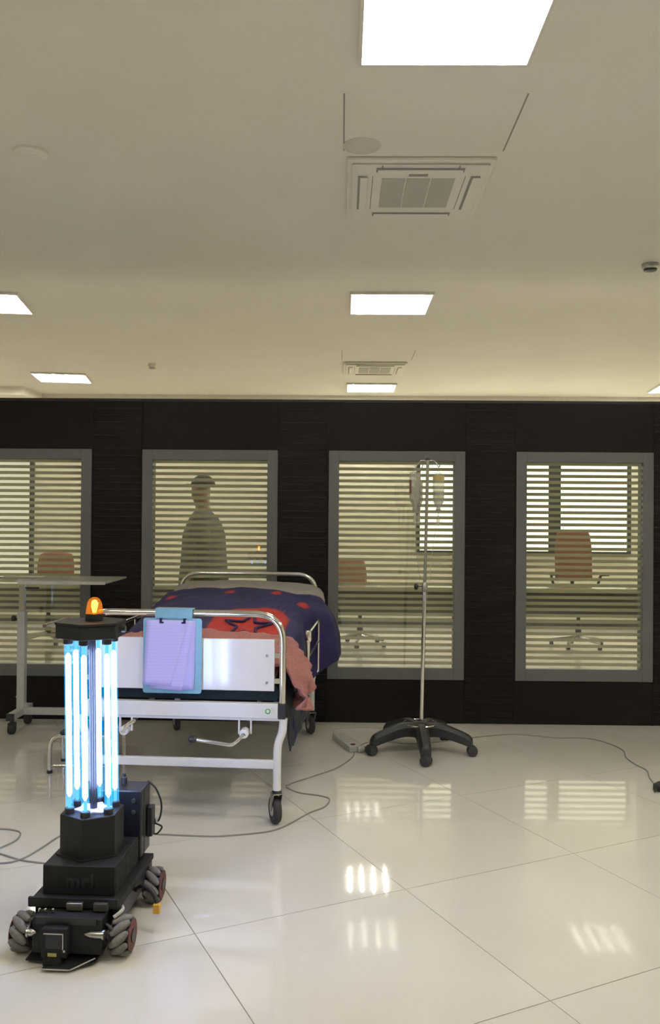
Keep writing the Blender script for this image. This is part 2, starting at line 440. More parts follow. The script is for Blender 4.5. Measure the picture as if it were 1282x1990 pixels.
def aircon(x0, x1, y0, y1, lab):
    t = thing('ceiling_air_conditioner', lab, 'air conditioner', ((x0+x1)/2, (y0+y1)/2, HC), 0, 'ceiling cassette air conditioners')
    a, b = (x1-x0)/2, (y1-y0)/2
    obj('panel', B(-a, a, -b, b, -.022, 0), M['ac'], t, bev=.008)
    obj('raised_panel', B(-a*.93, a*.93, -b*.93, b*.93, -.034, -.022), M['ac'], t, bev=.008)
    g = .52
    for k in range(3):
        x = -a*g + k*(2*a*g/3)
        obj('grille', B(x+.004, x+2*a*g/3-.004, -b*g, b*g, -.037, -.034), M['acgrille'], t)
    for s in (-1, 1):
        obj('air_slot', B(s*a*.78-.022, s*a*.78+.022, -b*.6, b*.6, -.0375, -.034), M['acslot'], t)
        obj('air_slot', B(-a*.6, a*.6, s*b*.8-.022, s*b*.8+.022, -.0375, -.034), M['acslot'], t)
        obj('flap', B(s*a*.78-.012, s*a*.78+.026, -b*.58, b*.58, -.042, -.0376), M['ac'], t, bev=.003)
        obj('flap', B(-a*.58, a*.58, s*b*.8-.012, s*b*.8+.026, -.042, -.0376), M['ac'], t, bev=.003)
        obj('seam', B(s*a*.64-.002, s*a*.64+.002, -b*.6, b*.6, -.0352, -.034), M['acslot'], t)
        obj('latch', B(s*a*.52-.004, s*a*.52+.004, -b*.93, -b*.72, -.0355, -.034), M['acslot'], t)
    obj('indicator_strip', B(-.05, .04, -b*.66, -b*.60, -.037, -.034), M['acslot'], t)
    return t
aircon(.012, .705, 3.92, 4.64, 'near white ceiling cassette air conditioner with grey grille')
aircon(.005, .69, 9.06, 9.74, 'far small ceiling cassette air conditioner before the far light')
for (x0,x1,y0,y1,lab) in ((-.003, .722, 3.34, 3.86, 'flush ceiling access hatch in front of near air conditioner'), (-.01,.72,8.45,8.95,'flush ceiling access hatch in front of far air conditioner')):
    t = thing('ceiling_hatch', lab, 'hatch', ((x0+x1)/2, (y0+y1)/2, HC), 0, 'ceiling hatches')
    a, b = (x1-x0)/2, (y1-y0)/2
    obj('hatch_panel', B(-a, a, -b, b, -.0006, 0), M['ceiling'], t)
    for s in (-1, 1): obj('seam', B(s*a-.003, s*a+.003, -b, b, -.0022, 0), M['acslot'], t)
def disc(name, px, py, r, h, m, lab, cat, extra=None):
    p = P(px, py, Z=HC)
    t = thing(name, lab, cat, (p.x, p.y, HC))
    obj('base', MB().lathe([(r, 0), (r, -h*.4), (r*.85, -h*.7)], 24), m, t)
    obj('cover', MB().lathe([(r*.8, -h*.68), (r*.72, -h*.92), (r*.3, -h), (.001, -h)], 24), extra or m, t)
    return t
disc('ceiling_speaker', 703, 283, .085, .010, M['spk'], 'round grey ceiling cover beside the near air conditioner', 'speaker', M['spk'])
disc('smoke_detector', 60, 294, .075, .035, M['ac'], 'round white smoke detector at upper left of the ceiling', 'detector')
disc('ceiling_sensor', 296, 707, .045, .06, M['ac'], 'small ceiling sensor above second window from the left', 'sensor', M['acgrille'])
disc('dome_camera', 1263, 513, .055, .05, M['steel'], 'small shiny ceiling dome at the right edge of the photo', 'camera', M['blackmetal'])

# ------------------------------------------------------------------ desks, chairs and a person behind the glass
def desk(px, lab, w=1.72):
    x = P(px, 1150, Y=8.6).x
    t = thing('desk', lab, 'desk', (x, 8.9, 0), 0, 'office desks behind the glass')
    obj('desk_top', B(-w/2, w/2, -.32, .36, .735, .765), M['desktop'], t, bev=.004)
    obj('front_panel', B(-w/2+.05, w/2-.02, -.27, -.25, .47, .735), M['desk'], t)
    for s in (-1, 1):
        for y in (-.26, .28): obj('leg', B(s*(w/2-.08)-.02, s*(w/2-.08)+.02, y-.02, y+.02, 0, .735), M['mullion'], t)
    obj('side_rail', B(-w/2+.08, w/2-.08, .26, .3, .68, .735), M['mullion'], t)
desk(46, 'dark fronted desk behind the leftmost striped window')
desk(408, 'dark fronted desk behind the window with the standing person')
desk(770, 'dark fronted desk behind the window with the drip stand')
desk(1135, 'dark fronted desk behind the rightmost striped window')
def office_chair(px, Y, seat, top, rz, lab, w=.42):
    x = P(px, 1100, Y=Y).x
    t = thing('office_chair', lab, 'chair', (x, Y, 0), rz, 'orange office chairs behind the glass')
    obj('seat', B(-w/2-.03, w/2+.03, -.24, .22, seat-.05, seat+.04), M['orange'], t, bev=.03)
    bk = MB()
    zz0, zz1 = seat+.12, top
    def bf(u, v):
        ww = w/2*(1.0-.28*max(0, v-.62)**1.4*2.2)
        return ((u*2-1)*ww, .2+.05*v-.05*math.cos((u*2-1)*1.2)+.05, zz0+(zz1-zz0)*v - .035*abs(u*2-1)**3*(v > .9))
    bk.grid(bf, 10, 10)
    obj('backrest', bk, M['orange'], t, solid=.06, bev=.0)
    obj('back_support', MB().tube(smooth([(0,.1,seat-.04),(0,.24,seat+.02),(0,.285,seat+.2)],4), .022, 8), M['black'], t)
    for s in (-1, 1):
        obj('armrest', MB().tube(fillet([(s*(w/2+.02),.12,seat-.01),(s*(w/2+.08),.12,seat+.2),(s*(w/2+.08),-.16,seat+.22)], .05), .016, 8), M['black'], t)
    obj('gas_column', MB().lathe([(.035,.1),(.035,.28),(.022,.28),(.022,seat-.05)], 14), M['black'], t)
    for k in range(5):
        a = k*2*PI/5+.3
        obj('base_leg', MB().tube([(.02*math.cos(a),.02*math.sin(a),.115),(.3*math.cos(a),.3*math.sin(a),.075)], [.025,.016], 8), M['steel'], t)
        obj('caster', MB().lathe([(.012,-.02),(.028,-.018),(.028,.018),(.012,.02)], 12, (.3*math.cos(a),.3*math.sin(a),.028), 'x'), M['black'], t)
office_chair(95, 9.72, .46, 1.03, 0, 'orange office chair behind the leftmost striped window')
office_chair(700, 9.78, .46, .98, .5, 'orange office chair behind the window with drip stand, base showing below')
office_chair(1124, 9.8, .62, 1.335, 0, 'tall orange office chair behind the rightmost bright striped window')

def person():
    base = P(396, 1100, Y=6.86); X0, Y0 = base.x, 6.86
    # skeleton (x left-right, y depth, z up); faces left (-x)
    J = [(0,0,.93,.13,.10),(0,0,1.12,.125,.10),(.0,0,1.32,.15,.11),(-.005,0,1.47,.10,.09),(-.015,0,1.54,.052,.052),(-.03,0,1.60,.066,.060),(-.03,0,1.68,.088,.075),(-.022,0,1.75,.078,.068),
         # legs
         (0,-.09,.86,.085,.085),(-.01,-.09,.48,.058,.058),(.01,-.09,.10,.042,.042),(-.09,-.10,.035,.036,.03),(-.17,-.10,.03,.028,.025),
         (0,.09,.86,.085,.085),(.03,.09,.48,.058,.058),(.05,.09,.10,.042,.042),(-.05,.10,.035,.036,.03),(-.13,.10,.03,.028,.025),
         # arms
         (0,-.17,1.42,.058,.058),(.03,-.215,1.14,.042,.042),(-.05,-.21,.90,.03,.03),(-.075,-.205,.84,.035,.022),
         (0,.17,1.42,.058,.058),(.03,.215,1.14,.042,.042),(-.05,.21,.90,.03,.03),(-.075,.205,.84,.035,.022),
         (-.105,0,1.665,.016,.014)]
    E = [(0,1),(1,2),(2,3),(3,4),(4,5),(5,6),(6,7),(0,8),(8,9),(9,10),(10,11),(11,12),(0,13),(13,14),(14,15),(15,16),(16,17),
         (2,18),(18,19),(19,20),(20,21),(2,22),(22,23),(23,24),(24,25),(5,26)]
    for hand, s in ((21,-1),(25,1)):
        hx, hy, hz = J[hand][:3]
        for q, (dx, dy, L) in enumerate(((-.03,0,.075),(-.012,0,.085),(.008,0,.08),(.026,0,.062),(-.04,-.01*s,.05))):
            b = len(J)
            J.append((hx+dx*.8, hy+dy, hz-.035 if q < 4 else hz-.0, .009,.009)); J.append((hx+dx*1.1-.012, hy+dy-.008*s, hz-.035-L*.6 if q < 4 else hz-.03, .008,.008)); J.append((hx+dx*1.1-.03, hy+dy-.016*s, hz-.035-L if q < 4 else hz-.05, .006,.006))
            E += [(hand,b),(b,b+1),(b+1,b+2)]
    me = bpy.data.meshes.new('person'); me.from_pydata([j[:3] for j in J], E, [])
    o = bpy.data.objects.new('person', me); C.objects.link(o); o.location = (X0, Y0, 0)
    sk = o.modifiers.new('skin', 'SKIN'); sk.use_smooth_shade = True
    for i, v in enumerate(me.skin_vertices[0].data): v.radius = J[i][3:5]; v.use_root = (i == 0)
    o.modifiers.new('sub', 'SUBSURF').levels = 1
    o.modifiers['sub'].render_levels = 2
    me.materials.append(M['skin'])
    tag(o, 'person in long dark coat standing behind the second striped window, seen in profile', 'person')
    def ring(prof, n=24):
        mb = MB(); vs_ = []
        for z, ax, ay, cx in prof:
            vs_ += [(cx+ax*math.cos(2*PI*j/n), ay*math.sin(2*PI*j/n), z) for j in range(n)]
        k = len(prof)
        mb.add(vs_, [(i*n+j, i*n+(j+1)%n, (i+1)*n+(j+1)%n, (i+1)*n+j) for i in range(k-1) for j in range(n)]); return mb
    obj('coat', ring([(.42,.25,.25,.03),(.7,.225,.24,.02),(.95,.20,.235,.0),(1.15,.18,.24,0),(1.32,.17,.245,0),(1.42,.13,.235,0),(1.47,.10,.15,-.005),(1.50,.07,.08,-.012)]), M['coat'], o)
    for s in (-1, 1): obj('sleeve', MB().tube(smooth([(0,s*.185,1.43),(.02,s*.235,1.28),(.03,s*.245,1.13),(-.01,s*.24,1.0),(-.05,s*.235,.92)],4), [.07]*6+[.062]*6+[.055]*5, 12), M['coat'], o)
    for s, dx in ((-1,0),(1,.03)): obj('trouser_leg', MB().tube([(0,s*.09,.9),(dx,s*.09,.48),(dx+.01,s*.09,.08)], [.105,.085,.07], 12), M['coat'], o)
    hr = MB()
    hr.grid(lambda u, v: (-.012+.098*math.cos(u*2*PI)*math.sin(.02+v*1.35), .085*math.sin(u*2*PI)*math.sin(.02+v*1.35), 1.70+.095*math.cos(.02+v*1.35)), 18, 7)
    obj('hair', hr, M['hair'], o, solid=.01)
    obj('cap_brim', B(-.14,-.085,-.05,.05,1.715,1.722), M['hair'], o)
person()

# ------------------------------------------------------------------ hospital bed
BL = P(352, 1597, Z=0); BED = (BL.x, BL.y, 0); BRZ = -.062
HW = .4975
bed = thing('hospital_bed', 'white hospital bed with chrome end rails standing against the dark wall', 'bed', BED, BRZ)
RT = .0165
obj('foot_rail', MB().tube(fillet([(-HW+RT,0,.53),(-HW+RT,0,.995),(HW-RT,0,.995),(HW-RT,0,.53)], .135, 10), RT, 14), M['chrome'], bed)
obj('head_rail', MB().tube(fillet([(-HW+.03,1.80,.53),(-HW+.03,1.80,1.068),(HW-.03,1.80,1.068),(HW-.03,1.80,.53)], .135, 10), RT, 14), M['chrome'], bed)
fb = obj('foot_board', B(-.442,.442,-.009,.009,.632,.876), M['whitegloss'], bed, bev=.003)
for sx in (-1, 1):
    for z in (.80, .672): obj('board_screw', MB().lathe([(.007,-.0125),(.007,-.009)], 10, (sx*.407,0,z), 'y'), M['steel'], fb)
    for z in (.80, .68): obj('board_bracket', B(min(sx*.442,sx*.47), max(sx*.442,sx*.47), -.006, .006, z-.012, z+.012), M['chrome'], bed)
obj('head_board', B(-.43,.43,1.792,1.808,.64,.93), M['white'], bed, bev=.003)
for y in (0, 1.80):
    obj('end_beam', B(-HW+.035, HW-.035, y-.02, y+.02, .505, .575), M['white'], bed, bev=.004)
    for sx in (-1, 1): obj('beam_cap', B(min(sx*(HW-.035),sx*HW), max(sx*(HW-.035),sx*HW), y-.022, y+.022, .503, .577), M['black'], bed, bev=.004)
    obj('beam_lip', B(-HW+.01, HW-.01, y-.012, y+.03, .493, .505), M['white'], bed)
    obj('cross_bar', B(-.445, .445, y+(.0 if y == 0 else -.11)-.012, y+(.0 if y == 0 else -.11)+.012, .266, .306), M['white'], bed, bev=.003)
pl = obj('name_plate', B(.383,.447,-.0225,-.020,.521,.559), M['paperwhite'], bed)
obj('green_emblem', MB().lathe([(.013,-.0235),(.013,-.0222)], 16, (.415,0,.540), 'y'), M['green'], pl)
obj('emblem_centre', MB().lathe([(.008,-.0240),(.008,-.0234)], 12, (.415,0,.541), 'y'), M['paperwhite'], pl)
for sx in (-1, 1):
    obj('side_beam', B(sx*.45-.02, sx*.45+.02, .02, 1.78, .515, .57), M['white'], bed)
WR = .066
for sx in (-1, 1):
    for y in (0, 1.69):
        pts = smooth([(sx*.487,y,.505),(sx*.481,y,.44),(sx*.462,y,.38),(sx*.458,y,.30),(sx*.458,y,.155)], 6)
        obj('leg', MB().tube(pts, .0195, 12), M['white'], bed)
        cs = obj('caster', MB().lathe([(.022,.15),(.022,.158),(.012,.165),(.012,.172)], 14), M['steel'], bed, (sx*.458,y,0), .42)
        obj('caster_collar', MB().lathe([(.022,.154),(.023,.162),(.02,.166)], 14), M['black'], cs)
        fk = MB()
        for q in (-1, 1): fk.add([Vector((q*.022+dx, dy, z)) for dx in (-.002,.002) for dy, z in ((-.024,.152),(.024,.152),(.045,.075),(.035,.06),(.02,.06))],
                                 [(0,1,2,3,4),(9,8,7,6,5),(0,5,6,1),(1,6,7,2),(2,7,8,3),(3,8,9,4),(4,9,5,0)])
        fk.box(-.024, .024, -.024, .024, .148, .153)
        obj('caster_fork', fk, M['steel'], cs)
        obj('caster_wheel', MB().lathe([(.03,-.017),(WR*.90,-.017),(WR,-.008),(WR,.008),(WR*.90,.017),(.03,.017)], 26, (0,.028,WR), 'x'), M['rubber'], cs)
        obj('wheel_hub', MB().lathe([(.006,-.0195),(.03,-.0185),(.03,.0185),(.006,.0195)], 18, (0,.028,WR), 'x'), M['strip'], cs)
# crank under the foot end
for sx, x0 in ((1, .305), (-1, -.27)):
    obj('crank_bracket', MB().box(x0-.032,x0-.025,-.015,.0,.43,.505).box(x0+.025,x0+.032,-.015,.0,.43,.505), M['white'], bed)
    obj('crank_spindle', MB().tube([(x0,-.05,.43),(x0,.0,.44),(x0,.5,.50)], .012, 10), M['steel'], bed)
    obj('crank_housing', MB().lathe([(.016,-.03),(.022,-.026),(.022,.02),(.012,.03)], 14, (x0,-.02,.437), 'y'), M['white'], bed)
    if sx == 1:
        cr = obj('crank_handle', MB().tube(fillet([(x0,-.045,.432),(x0-.035,-.06,.40),(x0-.055,-.07,.39),(x0-.225,-.075,.413)], .015), .0085, 10), M['chrome'], bed)
        obj('crank_knob', MB().lathe([(.008,-.02),(.016,-.014),(.017,.008),(.008,.02)], 14, (x0-.235,-.075,.413), 'x'), M['black'], cr)
    else:
        obj('crank_handle', MB().tube(fillet([(x0,-.045,.432),(x0+.02,-.06,.47),(x0+.06,-.06,.49)], .015), .0085, 10), M['chrome'], bed)
# sprung deck
PROF = [(.03,.66),(.25,.71),(.6,.775),(1.0,.845),(1.4,.915),(1.74,.965)]
def prof(y):
    if y <= PROF[0][0]: return PROF[0][1]
    for (a, za), (b, zb) in zip(PROF, PROF[1:]):
        if y <= b: t = (y-a)/(b-a); return za+(zb-za)*t
    return PROF[-1][1]
dk = MB()
for k in range(9):
    y = .1+k*.2; z = prof(y)-.15
    dk.box(-.43,.43,y,y+.12,max(z,.575)-.006,max(z,.575))
    if z > .6: dk.box(-.40,-.38,y+.04,y+.06,.57,z); dk.box(.38,.40,y+.04,y+.06,.57,z)
obj('deck_slats', dk, M['white'], bed)['kind'] = 'stuff'
for sx in (-1, 1):
    x = sx*.555
    sr = obj('side_rail', MB().tube(fillet([(x,.42,.60),(x,.47,.845),(x,1.62,.845),(x,1.66,.60)], .05), .0105, 10), M['chrome'], bed)
    obj('lower_bar', MB().tube([(x,.445,.72),(x,1.645,.72)], .007, 8), M['chrome'], sr)
    for y in (.45, 1.05, 1.63):
        obj('rail_post', MB().tube(fillet([(x,y,.845 if y == 1.05 else .62),(x,y,.53),(sx*.46,y,.53)], .03), .009, 8), M['chrome'], sr)
    obj('rail_hinge', MB().lathe([(.013,.80),(.017,.81),(.017,.85),(.013,.86)], 12, (x,.47,0)), M['chrome'], sr)
sh = obj('side_shelf', B(-.86,-.57,.45,.80,.856,.866), M['acrylic'], bed)
obj('shelf_edge', B(-.88,-.86,.45,.80,.852,.870), M['brown'], sh)

# mattress
def mat_top(u, v):
    y = .03+v*1.74; x = (u*2-1)*.455
    e = 1-abs(u*2-1)**8*.14
    return x, y, prof(y)*1.0
mt = MB()
NV = 24
rows = []
for j in range(NV+1):
    y = .03+1.74*j/NV; zt = prof(y); zb = max(zt-.135, .58)
    rows.append([(-.45,y,zb),(-.46,y,zb+.03),(-.46,y,zt-.03),(-.44,y,zt),(-.2,y,zt+.006),(.2,y,zt+.006),(.44,y,zt),(.46,y,zt-.03),(.46,y,zb+.03),(.45,y,zb)])
vv = [p for r in rows for p in r]; k = 10
mt.add(vv, [(j*k+i, j*k+(i+1)%k, (j+1)*k+(i+1)%k, (j+1)*k+i) for j in range(NV) for i in range(k)] + [tuple(range(k)), tuple(NV*k+i for i in range(k))])
mo = tag(obj('mattress', mt, M['teal'], None, BED, BRZ), 'dark teal mattress lying on the white hospital bed', 'mattress')

def drape(name, yr, left, right, nz, amp, seed, m, solid, lab, cat, nu=60, nv=40, lift=.02, vary=None, redf=None):
    """cloth across the bed: left/right give hanging lists [(x, z)] beyond the top edge as functions of v"""
    mb = MB(); red = []
    def fn(u, v):
        y = yr[0]+(yr[1]-yr[0])*v
        zt = prof(y)+lift
        L, R = left(v, zt), right(v, zt)
        pts = L[::-1] + [(-.40, zt+.012), (-.2, zt+.03), (0, zt+.035), (.2, zt+.03), (.40, zt+.012)] + R
        seg = [0]
        for a, b in zip(pts, pts[1:]): seg.append(seg[-1]+math.hypot(a[0]-b[0], a[1]-b[1]))
        s = u*seg[-1]
        for q in range(len(pts)-1):
            if s <= seg[q+1]+1e-9: break
        t = (s-seg[q])/max(1e-6, seg[q+1]-seg[q])
        # smooth blend
        a = pts[max(q-1,0)]; b = pts[q]; c = pts[q+1]; d = pts[min(q+2,len(pts)-1)]
        cr = lambda i: .5*((2*b[i])+(c[i]-a[i])*t+(2*a[i]-5*b[i]+4*c[i]-d[i])*t*t+(3*b[i]-a[i]-3*c[i]+d[i])*t**3)
        x, z = cr(0), cr(1)
        n1 = mnoise.noise(Vector((x*nz+seed, y*nz, z*nz*1.3)))
        n2 = mnoise.noise(Vector((x*nz*2.7, y*nz*2.7+seed, z*nz*2.7)))
        hang = max(0, abs(x)-.45)
        dn = amp*(n1+.5*n2)
        if vary: y, z = vary(u, v, x, y, z)
        return Vector((x + dn*(1.2 if hang else .2), y + dn*.5, z + max(dn,-.006)*(.9 if hang < .02 else .4)))
    mb.grid(fn, nu, nv)
    o = obj(name, mb, m, None, BED, BRZ, solid=solid, fix=False)
    if redf:
        at = o.data.attributes.new('redness', 'FLOAT', 'POINT')
        at.data.foreach_set('value', [redf(i/nu, j/nv, mb.v[j*(nu+1)+i]) for j in range(nv+1) for i in range(nu+1)])
    tag(o, lab, cat)
    return o, fn

# grey sheet over the raised head end
drape('bed_sheet', (1.36, 1.775), lambda v, zt: [(-.46,zt-.005),(-.50,zt-.06),(-.53,zt-.24)], lambda v, zt: [(.47,zt-.002),(.52,zt-.04),(.538,zt-.15)],
      5, .008, 3, M['sheet'], .006, 'grey white sheet over the raised head end of the bed', 'sheet', 40, 16, .022)
# dark teal blanket hanging at the right foot side
def lt(v, zt): return [(-.45,zt-.01),(-.475,zt-.06),(-.485,zt-.12)]
def rt(v, zt):
    dz = .33+.16*v
    return [(.45,zt-.01),(.485,zt-.07),(.505,zt-.18),(.515,zt-dz)]
drape('under_blanket', (.035, .85), lt, rt, 6, .010, 11, M['teal'], .008, 'dark teal blanket hanging over the right foot side of the bed', 'blanket', 50, 26, .010)
# navy blanket with the red star field
def ln(v, zt): return [(-.46,zt-.01),(-.49,zt-.08),(-.505,zt-.20),(-.51,zt-.26)]
def rn(v, zt):
    k = max(0, min(1, (v-.66)/.16)); k = k*k*(3-2*k)
    a = [(.46,zt-.015),(.485,zt-.10),(.50,zt-.24),(.515,zt-.40)]
    b = [(.50,max(zt-.01,.885)),(.585,.875),(.65,.74),(.69-.03*v,.585+.10*abs(v-.86))]
    return [(p[0]*(1-k)+q[0]*k, p[1]*(1-k)+q[1]*k) for p, q in zip(a, b)]
BND = 1.42
def redf(u, v, p):
    x, y = p[0], p[1]
    # red field: rounded, its far edge bulging up on the right
    d = max(abs((x-.20)/.21), abs((y-.50)/.40)) if y < .72 else (abs((x-.20)/.21)**3+abs((y-.66)/.30)**3)**(1/3)
    r = max(0, min(1, (1.0-d)/.06+.5))
    for cx, cy in ((-.38,1.22),(-.03,1.31),(.27,1.28),(.455,1.12)):
        q = math.hypot((x-cx)/.035, (y-cy)/.045)
        r = max(r, max(0, min(1, (1-q)/.3)))
    return r
def vary(u, v, x, y, z):
    # the far edge sags toward the right
    if v > .6 and x > .1: y -= (v-.6)*.30*min(1,(x-.1)/.3)*(1-max(0,min(1,(x-.46)/.06)))
    return y, z
bo, bfn = drape('fleece_blanket', (.16, 1.41), ln, rn, 5, .014, 5, M['blanket'], .012, 'navy fleece blanket with a red field and star on the bed', 'blanket', 110, 90, .045, vary, redf)
# star outline printed on the red field: strip following the cloth
star = MB()
def on_cloth(x, y):
    v = (y-.16)/1.25; best = min((abs(bfn(i/80, v).x-x), i/80) for i in range(14, 66))[1]
    lo = best-.0125; best = min((abs(bfn(lo+i*.0025/1, v).x-x), lo+i*.0025) for i in range(11))[1]
    return bfn(best, v)
SX, SY = .205, .60
tips = []
for k_ in range(10):
    a = PI/2 + k_*PI/5; r = (.15 if k_ % 2 == 0 else .058)
    tips.append((SX+r*math.cos(a)*.92, SY+r*math.sin(a)*1.45))
for k_ in range(10):
    a, b = tips[k_], tips[(k_+1)%10]
    pts = [on_cloth(a[0]+(b[0]-a[0])*t/6, a[1]+(b[1]-a[1])*t/6) + Vector((0,0,.013)) for t in range(7)]
    star.tube(pts, .0075, 6)
so = obj('star_outline', star, M['navyprint'], bo)
# pink towel heaped over the foot end, spilling down the right side
def lp(v, zt): return [(-.45,zt-.01),(-.47,zt-.05),(-.475,zt-.08)]
def rp_(v, zt):
    return [(.44,zt+.0),(.515,zt-.05),(.575,zt-.15),(.545+.07*math.sin(v*9),zt-.20-.06*math.sin(v*PI)), ]
drape('pink_towel', (.025, .40), lp, rp_, 11, .030, 23, M['pink'], .014, 'dusty pink terry towel crumpled over the foot of the bed', 'towel', 90, 30, .085)
# fill under the towel so that it rests on something: folded lower layer
tw = MB(); tw.grid(lambda u, v: ((u*2-1)*.44, .045+v*.30, prof(.045+v*.30)+.015+.07*math.sin(v*PI)**.4*(1-abs(u*2-1)**6)), 30, 10)
tag(obj('folded_blanket', tw, M['pink'], None, BED, BRZ, solid=.02), 'folded pink blanket tucked under the pink towel behind the foot board', 'blanket')

# clipboard hung on the foot rail
cb = thing('clipboard', 'light blue clipboard hanging on the chrome foot rail of the bed', 'clipboard', BED, BRZ)
def rrect(x0,x1,z0,z1,r,y0,y1):
    mb = MB(); pts = []
    for cx, cz, a0 in ((x1-r,z0+r,-PI/2),(x1-r,z1-r,0),(x0+r,z1-r,PI/2),(x0+r,z0+r,PI)):
        pts += [(cx+r*math.cos(a0+k*PI/8), cz+r*math.sin(a0+k*PI/8)) for k in range(5)]
    n = len(pts)
    mb.add([(x,y0,z) for x,z in pts]+[(x,y1,z) for x,z in pts], [tuple(range(n)), tuple(range(2*n-1,n-1,-1))]+[(i,n+i,n+(i+1)%n,(i+1)%n) for i in range(n)]); return mb
obj('board', rrect(-.184,.098,.617,.972,.012,-.030,-.0255), M['blue_pl'], cb)
obj('hook', B(-.128,.052,-.030,-.019,.965,1.0155).box(-.128,.052,-.030,.026,1.0125,1.018).box(-.128,.052,.019,.026,.96,1.018), M['blue_pl'], cb, bev=.002)
for x in (-.098, .016): obj('clip', B(x-.006,x+.006,-.0375,-.030,.950,.972).box(x-.006 if x < 0 else x-.014,x+.014 if x < 0 else x+.006,-.0385,-.0345,.948,.956), M['navyprint'], cb)
def paper(pts, y, m, lab):
    # quad sheet with a slightly curled lower end
    mb = MB()
    (ax,az),(bx,bz),(cx,cz),(dx,dz) = pts   # tl tr br bl
    mb.grid(lambda u, v: (ax+(bx-ax)*u+((dx+(cx-dx)*u)-(ax+(bx-ax)*u))*v, y-.006*v**2-.003*math.sin(u*PI)*v, az+(bz-az)*u+((dz+(cz-dz)*u)-(az+(bz-az)*u))*v), 8, 12)
    return tag(obj('paper_sheet', mb, m, None, BED, BRZ, solid=.0006), lab, 'paper', 'papers on the clipboard')
paper([(-.166,.963),(.070,.963),(.064,.637),(-.148,.640)], -.0315, M['uv_glow'], 'backmost pale sheet on the blue clipboard, hole at its corner')
paper([(-.15,.962),(.062,.962),(.012,.630),(-.125,.640)], -.0335, M['paper'], 'narrow printed sheet fanned to the right on the blue clipboard')
paper([(-.166,.964),(.035,.964),(-.045,.652),(-.182,.658)], -.0362, M['paper'], 'front printed sheet with slanting edge on the blue clipboard')

# ------------------------------------------------------------------ UV disinfection robot
ROB = (-.872, 3.02, 0); RRZ = -.045
rob = thing('disinfection_robot', 'black wheeled robot carrying glowing blue ultraviolet tubes and amber beacon', 'robot', ROB, RRZ)
chas = obj('chassis', B(-.115,.115,-.262,.24,.028,.143), M['print'], rob, bev=.004)
obj('skid_plate', MB().prism([(-.055,-.325),(.035,-.325),(.055,-.305),(.10,-.275),(.10,-.2),(-.13,-.2),(-.13,-.275),(-.06,-.285)], .010, .014), M['blackmetal'], rob)
obj('skid_edge', MB().tube([(-.055,-.326,.011),(.035,-.326,.011),(.055,-.306,.014),(.10,-.276,.026)], .0022, 6), M['strip'], rob)
mod = obj('front_module', B(-.072,.012,-.295,-.262,.03,.125), M['print'], rob, bev=.004)
obj('module_window', B(-.056,-.004,-.297,-.2945,.062,.108), M['blackmetal'], mod)
obj('module_bezel', MB().box(-.062,.003,-.299,-.295,.108,.112).box(-.0005,.003,-.299,-.295,.06,.108), M['steel'], mod)
obj('module_lamp', MB().lathe([(.004,-.30),(.004,-.294)], 10, (.006,0,.056), 'y'), M['steel'], mod)
obj('yellow_label', B(-.049,-.020,-.2965,-.295,.036,.047), mat('yellow green label', (.42,.40,.12), .5), mod)
obj('module_foot', B(-.06,-.004,-.31,-.27,.014,.034), M['print'], mod)
obj('front_bracket', B(-.10,.10,-.268,-.262,.126,.148), M['blackmetal'], rob)
for x0, x1 in ((-.02,.035),(.07,.118)): obj('sensor', B(x0,x1,-.215,-.18,.147,.172), M['steel'] if x0 < 0 else M['rubber'], rob, bev=.002)
for x in (-.105,-.085,-.06): obj('bolt', MB().lathe([(.005,.147),(.005,.156),(.003,.158)], 8, (x,-.225,0)), M['steel'], rob)
obj('lower_deck', B(-.158,.150,-.19,.245,.143,.163), M['print'], rob, bev=.003)
obj('deck_front', B(-.155,.148,-.20,-.19,.150,.180), M['print'], rob)
hs = obj('housing', B(-.132,.118,-.135,.142,.163,.262), M['print'], rob, bev=.003)
hex_ = MB()
def clipseg(p, q, y0, y1, z0, z1):
    t0, t1 = 0, 1; d = (q[0]-p[0], q[1]-p[1])
    for pp, dd, lo, hi in ((p[0],d[0],y0,y1),(p[1],d[1],z0,z1)):
        if abs(dd) < 1e-9: continue
        a, b = (lo-pp)/dd, (hi-pp)/dd
        if a > b: a, b = b, a
        t0, t1 = max(t0,a), min(t1,b)
    return None if t0 >= t1 else ((p[0]+d[0]*t0,p[1]+d[1]*t0),(p[0]+d[0]*t1,p[1]+d[1]*t1))
for k in range(-12, 24):
    for s in (1, -1):
        y = -.13+k*.0225
        sg = clipseg((y, .168), (y+s*.09/1.6, .258), -.128, .136, .168, .258)
        if sg:
            (a, za), (b, zb) = sg; hex_.tube([(.1195,a,za),(.1195,b,zb)], .0016, 4)
o = obj('side_lattice', hex_, M['rubber'], hs); o['kind'] = 'stuff'
# lettering on the housing front
tcv = bpy.data.curves.new('lettering', 'FONT'); tcv.body = 'mrl'; tcv.size = .066; tcv.extrude = .0016; tcv.align_x = 'CENTER'; tcv.offset = .0022; tcv.space_character = 1.12
tob = bpy.data.objects.new('lettering_source', tcv); C.objects.link(tob)
bpy.context.view_layer.update()
tme = bpy.data.meshes.new_from_object(tob.evaluated_get(bpy.context.evaluated_depsgraph_get()))
bpy.data.objects.remove(tob); tme.materials.clear(); tme.materials.append(M['blackmetal'])
to = bpy.data.objects.new('lettering', tme); C.objects.link(to); to.parent = hs; to.location = (-.002,-.1362,.190); to.rotation_euler = (PI/2,0,0)
TWc = (-.011, .012); TLT = -.012; TA6 = math.radians(-89)
def hexa(r, dx=0): return [(TWc[0]+dx+r*math.cos(TA6+k*PI/3), TWc[1]+r*math.sin(TA6+k*PI/3)) for k in range(6)]
tower = obj('tower_base', MB().prism(hexa(.113), .262, .405), M['print'], rob, bev=.003)
